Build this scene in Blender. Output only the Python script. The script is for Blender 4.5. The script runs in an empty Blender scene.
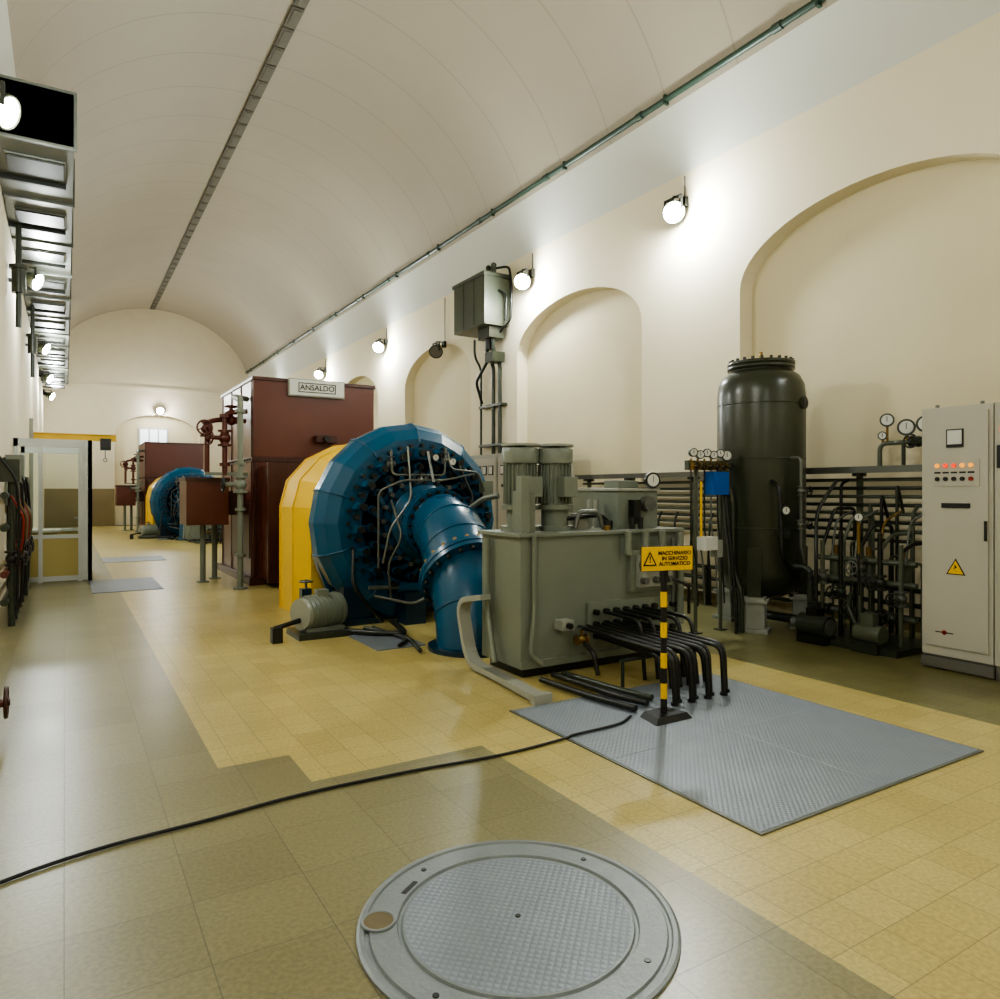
import bpy, math, random
from mathutils import Vector, Matrix
random.seed(4)
scene = bpy.context.scene
try: scene.view_settings.look = 'AgX - Medium High Contrast'
except Exception: pass
PI = math.pi
# ------------------------------------------------------------------ materials
def nodes_of(name):
    m = bpy.data.materials.new(name); m.use_nodes = True
    nt = m.node_tree; b = nt.nodes['Principled BSDF']
    return m, nt, b
def srgb(r, g, b):
    def c(x):
        x /= 255.0
        return x/12.92 if x <= 0.04045 else ((x+0.055)/1.055)**2.4
    return (c(r), c(g), c(b), 1)
def paint(name, col, rough=0.45, metal=0.0, var=0.12, scale=3.0, bump=0.0, bscale=60, spec=0.5):
    m, nt, b = nodes_of(name)
    tc = nt.nodes.new('ShaderNodeTexCoord')
    n = nt.nodes.new('ShaderNodeTexNoise'); n.inputs['Scale'].default_value = scale; n.inputs['Detail'].default_value = 6
    nt.links.new(tc.outputs['Object'], n.inputs['Vector'])
    mx = nt.nodes.new('ShaderNodeMixRGB'); c = srgb(*col)
    mx.inputs[1].default_value = (c[0]*(1-var), c[1]*(1-var), c[2]*(1-var), 1)
    mx.inputs[2].default_value = (min(1, c[0]*(1+var)), min(1, c[1]*(1+var)), min(1, c[2]*(1+var)), 1)
    nt.links.new(n.outputs['Fac'], mx.inputs[0]); nt.links.new(mx.outputs[0], b.inputs['Base Color'])
    b.inputs['Roughness'].default_value = rough; b.inputs['Metallic'].default_value = metal
    b.inputs['Specular IOR Level'].default_value = spec
    if bump > 0:
        n2 = nt.nodes.new('ShaderNodeTexNoise'); n2.inputs['Scale'].default_value = bscale
        nt.links.new(tc.outputs['Object'], n2.inputs['Vector'])
        bp = nt.nodes.new('ShaderNodeBump'); bp.inputs['Strength'].default_value = bump; bp.inputs['Distance'].default_value = 0.01
        nt.links.new(n2.outputs['Fac'], bp.inputs['Height']); nt.links.new(bp.outputs[0], b.inputs['Normal'])
    return m
def emis(name, col, s, base=(1, 1, 1, 1)):
    m, nt, b = nodes_of(name)
    b.inputs['Base Color'].default_value = base
    b.inputs['Emission Color'].default_value = (*col, 1); b.inputs['Emission Strength'].default_value = s
    return m
def tiles(name, c1, c2, mortar, size, rough=0.3):
    m, nt, b = nodes_of(name)
    tc = nt.nodes.new('ShaderNodeTexCoord')
    br = nt.nodes.new('ShaderNodeTexBrick'); br.offset = 0.0; br.squash = 1.0
    br.inputs['Scale'].default_value = 1.0
    br.inputs['Brick Width'].default_value = size; br.inputs['Row Height'].default_value = size
    br.inputs['Mortar Size'].default_value = 0.0022; br.inputs['Mortar Smooth'].default_value = 0.3
    br.inputs['Color1'].default_value = srgb(*c1); br.inputs['Color2'].default_value = srgb(*c2)
    br.inputs['Mortar'].default_value = srgb(*mortar)
    nt.links.new(tc.outputs['Object'], br.inputs['Vector'])
    n = nt.nodes.new('ShaderNodeTexNoise'); n.inputs['Scale'].default_value = 0.8; n.inputs['Detail'].default_value = 3
    n3 = nt.nodes.new('ShaderNodeTexNoise'); n3.inputs['Scale'].default_value = 55; n3.inputs['Detail'].default_value = 8
    for q in (n, n3): nt.links.new(tc.outputs['Object'], q.inputs['Vector'])
    r = nt.nodes.new('ShaderNodeMapRange'); r.inputs[1].default_value = 0.3; r.inputs[2].default_value = 0.7
    r.inputs[3].default_value = 0.88; r.inputs[4].default_value = 1.06
    nt.links.new(n.outputs['Fac'], r.inputs[0])
    r3 = nt.nodes.new('ShaderNodeMapRange'); r3.inputs[1].default_value = 0.35; r3.inputs[2].default_value = 0.65
    r3.inputs[3].default_value = 0.84; r3.inputs[4].default_value = 1.12
    nt.links.new(n3.outputs['Fac'], r3.inputs[0])
    mu = nt.nodes.new('ShaderNodeMath'); mu.operation = 'MULTIPLY'
    nt.links.new(r.outputs[0], mu.inputs[0]); nt.links.new(r3.outputs[0], mu.inputs[1])
    vm = nt.nodes.new('ShaderNodeVectorMath'); vm.operation = 'SCALE'
    nt.links.new(br.outputs['Color'], vm.inputs[0]); nt.links.new(mu.outputs[0], vm.inputs['Scale'])
    nt.links.new(vm.outputs[0], b.inputs['Base Color'])
    r2 = nt.nodes.new('ShaderNodeMapRange'); r2.inputs[1].default_value = 0.2; r2.inputs[2].default_value = 0.8
    r2.inputs[3].default_value = rough-0.03; r2.inputs[4].default_value = rough+0.05
    nt.links.new(n.outputs['Fac'], r2.inputs[0]); nt.links.new(r2.outputs[0], b.inputs['Roughness'])
    bp = nt.nodes.new('ShaderNodeBump'); bp.inputs['Strength'].default_value = 0.25; bp.inputs['Distance'].default_value = 0.002; bp.invert = True
    nt.links.new(br.outputs['Fac'], bp.inputs['Height']); nt.links.new(bp.outputs[0], b.inputs['Normal'])
    return m
def chequer(name, col, k=95.0):
    m, nt, b = nodes_of(name)
    tc = nt.nodes.new('ShaderNodeTexCoord'); sp = nt.nodes.new('ShaderNodeSeparateXYZ')
    nt.links.new(tc.outputs['Object'], sp.inputs[0])
    def M(op, a, c):
        n = nt.nodes.new('ShaderNodeMath'); n.operation = op
        for i, q in enumerate((a, c)):
            if q is None: continue
            if isinstance(q, (int, float)): n.inputs[i].default_value = q
            else: nt.links.new(q, n.inputs[i])
        return n.outputs[0]
    s = M('SINE', M('MULTIPLY', M('ADD', sp.outputs[0], sp.outputs[1]), k), None)
    t = M('SINE', M('MULTIPLY', M('SUBTRACT', sp.outputs[0], sp.outputs[1]), k), None)
    p = M('ABSOLUTE', M('MULTIPLY', s, t), None)
    n = nt.nodes.new('ShaderNodeTexNoise'); n.inputs['Scale'].default_value = 5; n.inputs['Detail'].default_value = 8
    nt.links.new(tc.outputs['Object'], n.inputs['Vector'])
    mx = nt.nodes.new('ShaderNodeMixRGB'); c = srgb(*col)
    mx.inputs[1].default_value = (c[0]*.75, c[1]*.75, c[2]*.75, 1); mx.inputs[2].default_value = (c[0]*1.2, c[1]*1.2, c[2]*1.2, 1)
    f = M('ADD', M('MULTIPLY', p, 0.35), M('MULTIPLY', n.outputs['Fac'], 0.65))
    nt.links.new(f, mx.inputs[0]); nt.links.new(mx.outputs[0], b.inputs['Base Color'])
    b.inputs['Roughness'].default_value = 0.45; b.inputs['Metallic'].default_value = 0.2
    bp = nt.nodes.new('ShaderNodeBump'); bp.inputs['Strength'].default_value = 0.4; bp.inputs['Distance'].default_value = 0.003
    nt.links.new(p, bp.inputs['Height']); nt.links.new(bp.outputs[0], b.inputs['Normal'])
    return m
def vaultmat(name, col, low):
    m, nt, b = nodes_of(name)
    tc = nt.nodes.new('ShaderNodeTexCoord'); sp = nt.nodes.new('ShaderNodeSeparateXYZ')
    nt.links.new(tc.outputs['Object'], sp.inputs[0])
    a = nt.nodes.new('ShaderNodeMath'); a.operation = 'PINGPONG'; a.inputs[1].default_value = 0.62
    nt.links.new(sp.outputs[1], a.inputs[0])
    l = nt.nodes.new('ShaderNodeMapRange'); l.inputs[1].default_value = 0.0; l.inputs[2].default_value = 0.022
    l.inputs[3].default_value = 0.0; l.inputs[4].default_value = 1.0
    nt.links.new(a.outputs[0], l.inputs[0])
    n = nt.nodes.new('ShaderNodeTexNoise'); n.inputs['Scale'].default_value = 0.7; n.inputs['Detail'].default_value = 7
    nt.links.new(tc.outputs['Object'], n.inputs['Vector'])
    mx = nt.nodes.new('ShaderNodeMixRGB'); c = srgb(*col)
    mx.inputs[1].default_value = (c[0]*.88, c[1]*.88, c[2]*.88, 1); mx.inputs[2].default_value = c
    nt.links.new(n.outputs['Fac'], mx.inputs[0])
    m2 = nt.nodes.new('ShaderNodeMixRGB'); m2.inputs[1].default_value = (c[0]*.74, c[1]*.72, c[2]*.69, 1)
    nt.links.new(l.outputs[0], m2.inputs[0]); nt.links.new(mx.outputs[0], m2.inputs[2])
    z = nt.nodes.new('ShaderNodeMath'); z.operation = 'LESS_THAN'; z.inputs[1].default_value = 6.95
    nt.links.new(sp.outputs[2], z.inputs[0])
    m3 = nt.nodes.new('ShaderNodeMixRGB'); m3.inputs[2].default_value = srgb(*low)
    nt.links.new(z.outputs[0], m3.inputs[0]); nt.links.new(m2.outputs[0], m3.inputs[1])
    nt.links.new(m3.outputs[0], b.inputs['Base Color'])
    b.inputs['Roughness'].default_value = 0.5
    return m
W_CREAM = paint('cream_plaster', (228, 218, 192), 0.8, var=0.05, scale=0.8, bump=0.15)
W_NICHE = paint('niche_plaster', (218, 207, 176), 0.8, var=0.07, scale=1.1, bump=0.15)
W_END = paint('end_plaster', (214, 204, 180), 0.8, var=0.05)
W_DADO = paint('dado_paint', (126, 112, 78), 0.6, var=0.1)
VAULT = vaultmat('vault_panel', (168, 159, 142), (206, 207, 198))
T_YEL = tiles('yellow_tile', (186, 170, 108), (176, 159, 98), (136, 122, 78), 0.2, 0.31)
T_GRY = tiles('olive_tile', (132, 126, 92), (122, 116, 84), (96, 91, 66), 0.4, 0.3)
T_OLV = tiles('dark_olive_tile', (124, 120, 80), (113, 109, 73), (84, 82, 56), 0.2, 0.3)
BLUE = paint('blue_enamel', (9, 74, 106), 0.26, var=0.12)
BLUE_D = paint('blue_enamel_dark', (8, 44, 64), 0.35, var=0.2)  # darker blue enamel for feet, mounts and rear ring
YEL = paint('yellow_guard_paint', (224, 182, 38), 0.4)
RED = paint('oxide_red_paint', (88, 42, 29), 0.3, var=0.15)
RED_D = paint('oxide_red_dark', (64, 30, 22), 0.36, var=0.15)
GRY = paint('grey_green_paint', (116, 122, 110), 0.38, var=0.1)
GRY_L = paint('light_grey_paint', (150, 152, 142), 0.4, var=0.07)
CAB = paint('cabinet_paint', (176, 173, 161), 0.45, var=0.03)
CAB_D = paint('cabinet_plinth', (100, 99, 92), 0.5, var=0.05)
OLIVE = paint('dark_green_vessel_paint', (48, 52, 39), 0.3, var=0.2)
OLIVE_L = paint('transformer_olive', (70, 75, 62), 0.35, var=0.15)
BLACK = paint('black_steel', (20, 22, 19), 0.38, var=0.25)
DARK = paint('dark_green_pipe', (46, 52, 42), 0.35, var=0.25)
PIPE_G = paint('grey_green_pipe', (82, 87, 73), 0.35, var=0.2)
STEEL = paint('galvanised_steel', (140, 142, 138), 0.35, metal=0.6, var=0.1, scale=10)
STEEL_D = paint('dull_steel', (104, 106, 100), 0.4, metal=0.4, var=0.15, scale=10)
DUCT = paint('duct_sheet_metal', (96, 99, 92), 0.36, metal=0.3, var=0.2, scale=2)
DUCT_D = paint('duct_grille', (44, 46, 42), 0.4, metal=0.3, var=0.2)
ALU = paint('white_aluminium', (200, 204, 200), 0.4, metal=0.2, var=0.04)
RUB = paint('black_rubber', (14, 14, 14), 0.5, var=0.2)
WHT = paint('gauge_white', (206, 206, 200), 0.4, var=0.02)
CONC = paint('concrete_block', (140, 142, 134), 0.7, var=0.12, scale=12)
SGN = paint('sign_yellow', (232, 186, 14), 0.4, var=0.03)
BBOX = paint('blue_box_plastic', (14, 84, 166), 0.35, var=0.04)
TANYEL = paint('booth_panel', (180, 164, 100), 0.5, var=0.06)
STRIP = paint('ceiling_strip', (100, 96, 84), 0.6, var=0.2, scale=8)
DARKGREENC = paint('conduit_green', (44, 66, 54), 0.4, var=0.1)
BRONZE = paint('brass', (130, 104, 52), 0.35, metal=0.6, var=0.2)
REDV = paint('valve_maroon', (88, 38, 28), 0.36, var=0.15)
REDB = paint('valve_red', (140, 32, 22), 0.4, var=0.1)
CHQ = chequer('chequer_plate', (126, 133, 142))
CHQ_R = paint('manhole_rim_steel', (124, 130, 132), 0.42, metal=0.2, var=0.18, scale=9, bump=0.2)
RUST = paint('rusty_plug', (98, 86, 54), 0.6, var=0.3, scale=18)
LAMP = emis('lamp_glass_lit', (0.93, 0.98, 1.0), 180)
PILOT_R = emis('pilot_red', (1, 0.06, 0.01), .9, (.8, .05, .02, 1))
PILOT_Y = emis('pilot_amber', (1, 0.35, 0.02), .9, (.9, .4, .05, 1))
SKYW = emis('far_window_pane', (0.75, 0.9, 1.0), 1.1)
def glassmat():
    m, nt, b = nodes_of('booth_glass')
    b.inputs['Base Color'].default_value = (0.93, 0.97, 0.95, 1); b.inputs['Roughness'].default_value = 0.02
    b.inputs['Transmission Weight'].default_value = 1.0; b.inputs['IOR'].default_value = 1.1
    return m
GLASS = glassmat()
# ------------------------------------------------------------------ mesh builder
def basis(d):
    d = Vector(d).normalized()
    a = Vector((0, 0, 1)) if abs(d.z) < 0.9 else Vector((1, 0, 0))
    u = d.cross(a).normalized(); w = d.cross(u).normalized()
    return d, u, w
def fillet(path, R, k=5):
    P = [Vector(p) for p in path]; out = [P[0]]
    for i in range(1, len(P)-1):
        a = P[i-1]-P[i]; b = P[i+1]-P[i]
        r = min(R, a.length*0.45, b.length*0.45)
        s = P[i]+a.normalized()*r; e = P[i]+b.normalized()*r
        for j in range(k+1):
            t = j/k
            out.append(s*(1-t)**2 + P[i]*2*t*(1-t) + e*t*t)
    out.append(P[-1]); return out
class B:
    def __init__(s): s.v = []; s.f = []; s.m = []; s.sm = []; s.mats = []
    def mi(s, m):
        if m not in s.mats: s.mats.append(m)
        return s.mats.index(m)
    def add(s, vs, fs, m, smooth=False):
        o = len(s.v); k = s.mi(m); s.v += [Vector(q) for q in vs]
        for f in fs: s.f.append([i+o for i in f]); s.m.append(k); s.sm.append(smooth)
    def box(s, x0, x1, y0, y1, z0, z1, m):
        vs = [(x, y, z) for z in (z0, z1) for y in (y0, y1) for x in (x0, x1)]
        s.add(vs, [(0, 2, 3, 1), (4, 5, 7, 6), (0, 1, 5, 4), (2, 6, 7, 3), (0, 4, 6, 2), (1, 3, 7, 5)], m)
    def obox(s, c, size, R, m):
        c = Vector(c); h = [q/2 for q in size]
        vs = [c + R @ Vector((x*h[0], y*h[1], z*h[2])) for z in (-1, 1) for y in (-1, 1) for x in (-1, 1)]
        s.add(vs, [(0, 2, 3, 1), (4, 5, 7, 6), (0, 1, 5, 4), (2, 6, 7, 3), (0, 4, 6, 2), (1, 3, 7, 5)], m)
    def cyl(s, p0, p1, r, m, r2=None, n=16, caps=True, smooth=True):
        p0 = Vector(p0); p1 = Vector(p1); r2 = r if r2 is None else r2
        d, u, w = basis(p1-p0)
        A = [u*math.cos(2*PI*i/n)+w*math.sin(2*PI*i/n) for i in range(n)]
        r0v = [p0+a*r for a in A]; r1v = [p1+a*r2 for a in A]
        s.add(r0v+r1v, [(i, (i+1) % n, n+(i+1) % n, n+i) for i in range(n)], m, smooth)
        if caps:
            s.add(r0v, [tuple(range(n-1, -1, -1))], m); s.add(r1v, [tuple(range(n))], m)
    def lathe(s, p, axis, prof, m, n=24, smooth=True):
        p = Vector(p); d, u, w = basis(axis); vs = []
        for (r, t) in prof:
            for i in range(n):
                a = 2*PI*i/n; vs.append(p+d*t+(u*math.cos(a)+w*math.sin(a))*max(r, 1e-4))
        fs = [(k*n+i, k*n+(i+1) % n, (k+1)*n+(i+1) % n, (k+1)*n+i) for k in range(len(prof)-1) for i in range(n)]
        s.add(vs, fs, m, smooth)
    def sph(s, c, r, m, n=12, sc=(1, 1, 1)):
        c = Vector(c); vs = []
        for k in range(n+1):
            t = PI*k/n
            for i in range(2*n):
                a = PI*i/n; vs.append(c+Vector((math.sin(t)*math.cos(a)*r*sc[0], math.sin(t)*math.sin(a)*r*sc[1], math.cos(t)*r*sc[2])))
        N = 2*n
        s.add(vs, [(k*N+i, (k+1)*N+i, (k+1)*N+(i+1) % N, k*N+(i+1) % N) for k in range(n) for i in range(N)], m, True)
    def tube(s, path, r, m, n=8, fil=0.0, caps=True):
        P = fillet(path, fil) if fil > 0 else [Vector(p) for p in path]
        L = len(P); R = r if isinstance(r, (list, tuple)) else [r]*L
        t = (P[1]-P[0]).normalized(); _, u, w = basis(t); rings = []
        for i in range(L):
            if i == 0: tt = (P[1]-P[0])
            elif i == L-1: tt = P[-1]-P[-2]
            else: tt = (P[i+1]-P[i]).normalized()+(P[i]-P[i-1]).normalized()
            if tt.length < 1e-9: tt = t.copy()
            tt.normalize()
            u = (u-tt*u.dot(tt)).normalized(); w = tt.cross(u); t = tt
            rings.append([P[i]+(u*math.cos(2*PI*k/n)+w*math.sin(2*PI*k/n))*R[i] for k in range(n)])
        vs = [q for rg in rings for q in rg]
        s.add(vs, [(i*n+k, i*n+(k+1) % n, (i+1)*n+(k+1) % n, (i+1)*n+k) for i in range(L-1) for k in range(n)], m, True)
        if caps: s.add(rings[0], [tuple(range(n-1, -1, -1))], m); s.add(rings[-1], [tuple(range(n))], m)
    def tor(s, c, axis, R, r, m, n=24, k=8):
        c = Vector(c); d, u, w = basis(axis); vs = []
        for i in range(n):
            a = 2*PI*i/n; e = u*math.cos(a)+w*math.sin(a)
            for j in range(k):
                b = 2*PI*j/k; vs.append(c+e*(R+r*math.cos(b))+d*r*math.sin(b))
        s.add(vs, [(i*k+j, ((i+1) % n)*k+j, ((i+1) % n)*k+(j+1) % k, i*k+(j+1) % k) for i in range(n) for j in range(k)], m, True)
    def ring(s, c, axis, r0, r1, t, m, n=32):
        s.lathe(c, axis, [(r0, 0), (r1, 0), (r1, t), (r0, t), (r0, 0)], m, n, smooth=False)
    def bolts(s, c, axis, R, k, r, h, m, ph=0.0):
        c = Vector(c); d, u, w = basis(axis)
        for i in range(k):
            a = 2*PI*i/k+ph; q = c+(u*math.cos(a)+w*math.sin(a))*R
            s.cyl(q, q+d*h, r, m, n=6, smooth=False)
    def prism(s, pts, fn0, fn1, m):
        n = len(pts); a = [fn0(p) for p in pts]; b = [fn1(p) for p in pts]
        s.add(a+b, [tuple(range(n)), tuple(range(2*n-1, n-1, -1))]+[(i, n+i, n+(i+1) % n, (i+1) % n) for i in range(n)], m)
    def wheel(s, c, axis, R, m, r=0.012):
        s.tor(c, axis, R, r, m, n=16, k=6); d, u, w = basis(axis); c = Vector(c)
        for i in range(4):
            a = i*PI/2+.4; s.cyl(c, c+(u*math.cos(a)+w*math.sin(a))*R, r*.7, m, n=5)
        s.cyl(c-d*0.02, c+d*0.02, r*2, m, n=8)
    def gauge(s, c, axis, R, body=None):
        c = Vector(c); d = Vector(axis).normalized(); body = body or BLACK
        s.cyl(c, c+d*0.045, R, body, n=20); s.cyl(c+d*0.0455, c+d*0.047, R*.76, WHT, n=20)
        s.obox(c+d*0.049+Vector((0, 0, R*.15)), (0.005, 0.005, R*.8), Matrix.Identity(3), BLACK)
    def valve(s, p, axis, r, m, wm=None, stem=(0, 0, 1)):
        p = Vector(p); d = Vector(axis).normalized(); st = Vector(stem)
        s.sph(p, r*1.9, m, n=6)
        for q in (-1, 1): s.cyl(p+d*q*r*2.6, p+d*q*r*2.0, r*2.1, m, n=12); s.cyl(p, p+d*q*r*2.3, r*1.3, m, n=10)
        s.cyl(p, p+st*r*5, r*.7, m, n=8); s.wheel(p+st*r*5, st, r*2.2, wm or m, r=r*.3)
    def make(s, name, bevel=0.0, loc=None):
        if loc is None:
            xs = [q.x for q in s.v]; ys = [q.y for q in s.v]; zs = [q.z for q in s.v]
            loc = Vector(((min(xs)+max(xs))/2, (min(ys)+max(ys))/2, min(zs)))
        loc = Vector(loc)
        me = bpy.data.meshes.new(name)
        me.from_pydata([tuple(q-loc) for q in s.v], [], s.f)
        for m in s.mats: me.materials.append(m)
        me.polygons.foreach_set('material_index', s.m); me.polygons.foreach_set('use_smooth', s.sm)
        me.validate(); me.update()
        o = bpy.data.objects.new(name, me); scene.collection.objects.link(o); o.location = loc
        if bevel > 0:
            bv = o.modifiers.new('bevel', 'BEVEL'); bv.width = bevel; bv.segments = 2; bv.limit_method = 'ANGLE'; bv.angle_limit = math.radians(50)
        return o
def dup(o, dy):
    c = o.copy(); scene.collection.objects.link(c); c.location.y += dy; return c
def text(name, body, size, loc, rot, m, parent, align='CENTER', ext=0.001):
    cu = bpy.data.curves.new(name, 'FONT'); cu.body = body; cu.size = size; cu.align_x = align; cu.align_y = 'CENTER'; cu.extrude = ext
    cu.offset = size*.018
    cu.materials.append(m)
    o = bpy.data.objects.new(name, cu); scene.collection.objects.link(o)
    o.location = Vector(loc)-parent.location; o.rotation_euler = rot; o.parent = parent
    return o
# ------------------------------------------------------------------ room
XL, XR, Y0, Y1, ZS, RISE = -0.7, 7.5, -8.0, 34.8, 6.0, 3.5
XC, HW = (XL+XR)/2, (XR-XL)/2
b = B()
def rect(x0, x1, y0, y1, m): b.add([(x0, y0, 0), (x1, y0, 0), (x1, y1, 0), (x0, y1, 0)], [(0, 1, 2, 3)], m)
rect(XL, .71, Y0, Y1, T_GRY)
rect(.71, 1.09, Y0, 4.09, T_GRY); rect(1.09, 2.1, Y0, 3.65, T_GRY)
rect(.71, 5.1, 4.09, Y1, T_YEL); rect(1.09, 5.1, 3.65, 4.09, T_YEL); rect(2.1, 5.1, Y0, 3.65, T_YEL)
rect(5.1, XR+.25, Y0, Y1, T_OLV)
b.make('floor', loc=(0, 0, 0))
def archwall(name, fn, s0, s1, top, centres, hw, spring, rise, depth, mwall, mniche, dado=None):
    b = B(); N = 24
    def quad(a, c, d, e, m, sm=False): b.add([a, c, d, e], [(0, 1, 2, 3)], m, sm)
    def piece(a, c):
        if dado:
            quad(fn(a, 0, 0), fn(c, 0, 0), fn(c, dado[0], 0), fn(a, dado[0], 0), dado[1])
            quad(fn(a, dado[0], 0), fn(c, dado[0], 0), fn(c, top, 0), fn(a, top, 0), mwall)
        else: quad(fn(a, 0, 0), fn(c, 0, 0), fn(c, top, 0), fn(a, top, 0), mwall)
    cur = s0
    for c in sorted(centres):
        piece(cur, c-hw)
        ar = [(c+hw*math.cos(PI-PI*i/N), spring+rise*math.sin(PI*i/N)) for i in range(N+1)]
        for i in range(N):
            (a0, z0), (a1, z1) = ar[i], ar[i+1]
            quad(fn(a0, z0, 0), fn(a1, z1, 0), fn(a1, top, 0), fn(a0, top, 0), mwall)
            quad(fn(a0, z0, depth), fn(a1, z1, depth), fn(a1, z1, 0), fn(a0, z0, 0), mwall, True)
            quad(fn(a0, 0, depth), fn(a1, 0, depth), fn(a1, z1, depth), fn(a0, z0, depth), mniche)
        for q in (c-hw, c+hw):
            quad(fn(q, 0, 0), fn(q, 0, depth), fn(q, spring, depth), fn(q, spring, 0), mwall)
        cur = c+hw
    piece(cur, s1)
    return b.make(name, loc=(0, 0, 0))
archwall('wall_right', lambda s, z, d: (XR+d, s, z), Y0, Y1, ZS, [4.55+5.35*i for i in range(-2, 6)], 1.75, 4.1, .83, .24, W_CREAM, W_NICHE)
archwall('wall_end', lambda s, z, d: (s, Y1+d, z), XL, XR, ZS, [3.55], 1.7, 3.9, .95, .5, W_END, W_NICHE, dado=(1.6, W_DADO))
b = B(); b.add([(XL, Y0, 0), (XL, Y1, 0), (XL, Y1, ZS), (XL, Y0, ZS)], [(0, 1, 2, 3)], W_CREAM); b.make('wall_left', loc=(0, 0, 0))
b = B(); b.add([(XL, Y0, 0), (XR, Y0, 0), (XR, Y0, ZS), (XL, Y0, ZS)], [(0, 1, 2, 3)], W_CREAM); b.make('wall_back', loc=(0, 0, 0))
def vz(x): return ZS+RISE*math.sqrt(max(0, 1-((x-XC)/HW)**2))
N = 48; b = B(); arc = [(XC+HW*math.cos(PI*i/N), ZS+RISE*math.sin(PI*i/N)) for i in range(N+1)]
vs = [(x, Y0, z) for x, z in arc]+[(x, Y1, z) for x, z in arc]
b.add(vs, [(i, i+1, N+2+i, N+1+i) for i in range(N)], VAULT, True)
for y in (Y0, Y1): b.add([(x, y, z) for x, z in arc], [tuple(range(N+1))], W_END)
b.make('ceiling', loc=(0, 0, 0))
b = B(); y = 0.0
while y < Y1-.3:
    b.box(3.2, 3.4, y, y+.57, 9.455, 9.52, STRIP); b.box(3.24, 3.36, y+.05, y+.52, 9.445, 9.455, STRIP); y += .62
b.make('ceiling_vent_strip')
b = B(); CX = 7.29; zc = vz(CX)-.05
b.cyl((CX, Y0, zc), (CX, Y1, zc), .042, DARKGREENC)
y = -7
while y < Y1:
    b.box(CX-.04, CX+.09, y, y+.04, zc-.07, zc+.06, DARKGREENC); b.cyl((CX, y+.5, zc), (CX, y+.62, zc), .055, DARKGREENC); y += 2.4
b.make('ceiling_conduit')
b = B(); b.box(XL, XR, Y1-.05, Y1, 5.94, 6.06, W_END); b.make('trim_1')
b = B()
for i in range(-3, 6):
    a = max(Y0, 4.55+5.35*i+1.75); c = min(Y1, 4.55+5.35*(i+1)-1.75)
    if c > a: b.box(XR-.015, XR, a, c, 0, .12, W_DADO)
    if -2 <= i: b.box(XR+.225, XR+.24, 4.55+5.35*i-1.75, 4.55+5.35*i+1.75, 0, .12, W_DADO)
b.make('baseboard_right')
b = B(); b.box(2.8, 4.0, 35.25, 35.3, 3.35, 4.3, ALU); b.box(2.87, 3.93, 35.23, 35.25, 3.42, 4.23, SKYW)
for x in (3.2, 3.57): b.box(x, x+.05, 35.2, 35.25, 3.4, 4.25, ALU)
b.make('window_1')
# ------------------------------------------------------------------ lamps
def lamp(wallx, y, z, side, energy, lit=True, d=None, off=.24):
    b = B(); px = wallx+side*off
    d = Vector(d) if d else Vector((side*.45, -.65, -.5)); d.normalize()
    c = Vector((px, y, z))
    b.lathe(c-d*.2, d, [(0, 0), (.06, .005), (.09, .04), (.12, .1), (.15, .2), (.16, .22), (.16, .25), (.14, .25)], OLIVE, n=20)
    b.cyl(c+d*.02, c+d*.035, .142, LAMP if lit else STEEL, n=20)
    b.cyl(c-d*.3, c-d*.2, .075, BLACK, n=12)
    b.tube([(wallx+side*.02, y, z+.22), (px, y, z+.22), (px, y, z+.02)], .014, BLACK, n=6, fil=.03)
    b.obox(Vector((px, y, z+.19)), (.03, .32, .02), Matrix.Identity(3), BLACK)
    for q in (-1, 1): b.box(px-.015, px+.015, y+q*.16-.008, y+q*.16+.008, z-.02, z+.2, BLACK)
    b.box(min(wallx+side*.005, wallx+side*.07), max(wallx+side*.005, wallx+side*.07), y-.06, y+.06, z+.1, z+.24, BLACK)
    if side < 0: b.tube([(wallx+side*.015, y, z+.24), (wallx+side*.015, y, 5.95)], .008, BLACK, n=6)
    o = b.make('floodlight')
    if lit:
        l = bpy.data.lights.new('lamp_bulb', 'POINT'); l.energy = energy; l.shadow_soft_size = .12; l.color = (.94, 1.0, .97)
        lo = bpy.data.objects.new('lamp_bulb', l); scene.collection.objects.link(lo)
        lo.location = c+d*.17-o.location; lo.parent = o
    return o
E = 275
for y, k in ((-5, .5), (1.3, .6), (7.25, 1.2), (11.1, 1.1), (18.2, 1.1), (23.5, 1), (30, .9)): lamp(XR, y, 5.4, -1, E*k)  # first two: unseen floodlights, added for extra light on the foreground
for y, k in ((-4, .5), (2.0, .65), (8.1, .75), (14.6, .7), (21.4, .7), (27, .7), (32, .6)): lamp(XL, y, 5.05 if 8 < y < 9 else 5.1, 1, E*k, d=(.8, -.4, -.4), off=.28 if y > 9 else .22)  # first two also out of view, added as fill from the camera end
lamp(XR, 14.7, 4.7, -1, 0, lit=False)
b = B(); b.box(3.5, 3.7, 34.55, 34.79, 4.98, 5.1, BLACK); b.lathe((3.6, 34.6, 5.05), (0, -.8, -.5), [(.02, -.15), (.16, .05), (.16, .08)], OLIVE); b.cyl((3.6, 34.57, 5.03), (3.6, 34.55, 5.02), .14, LAMP)
o = b.make('floodlight'); l = bpy.data.lights.new('lamp_bulb', 'POINT'); l.energy = E*.4; l.shadow_soft_size = .1
lo = bpy.data.objects.new('lamp_bulb', l); scene.collection.objects.link(lo); lo.location = Vector((3.6, 34.3, 4.95))-o.location; lo.parent = o
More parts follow.
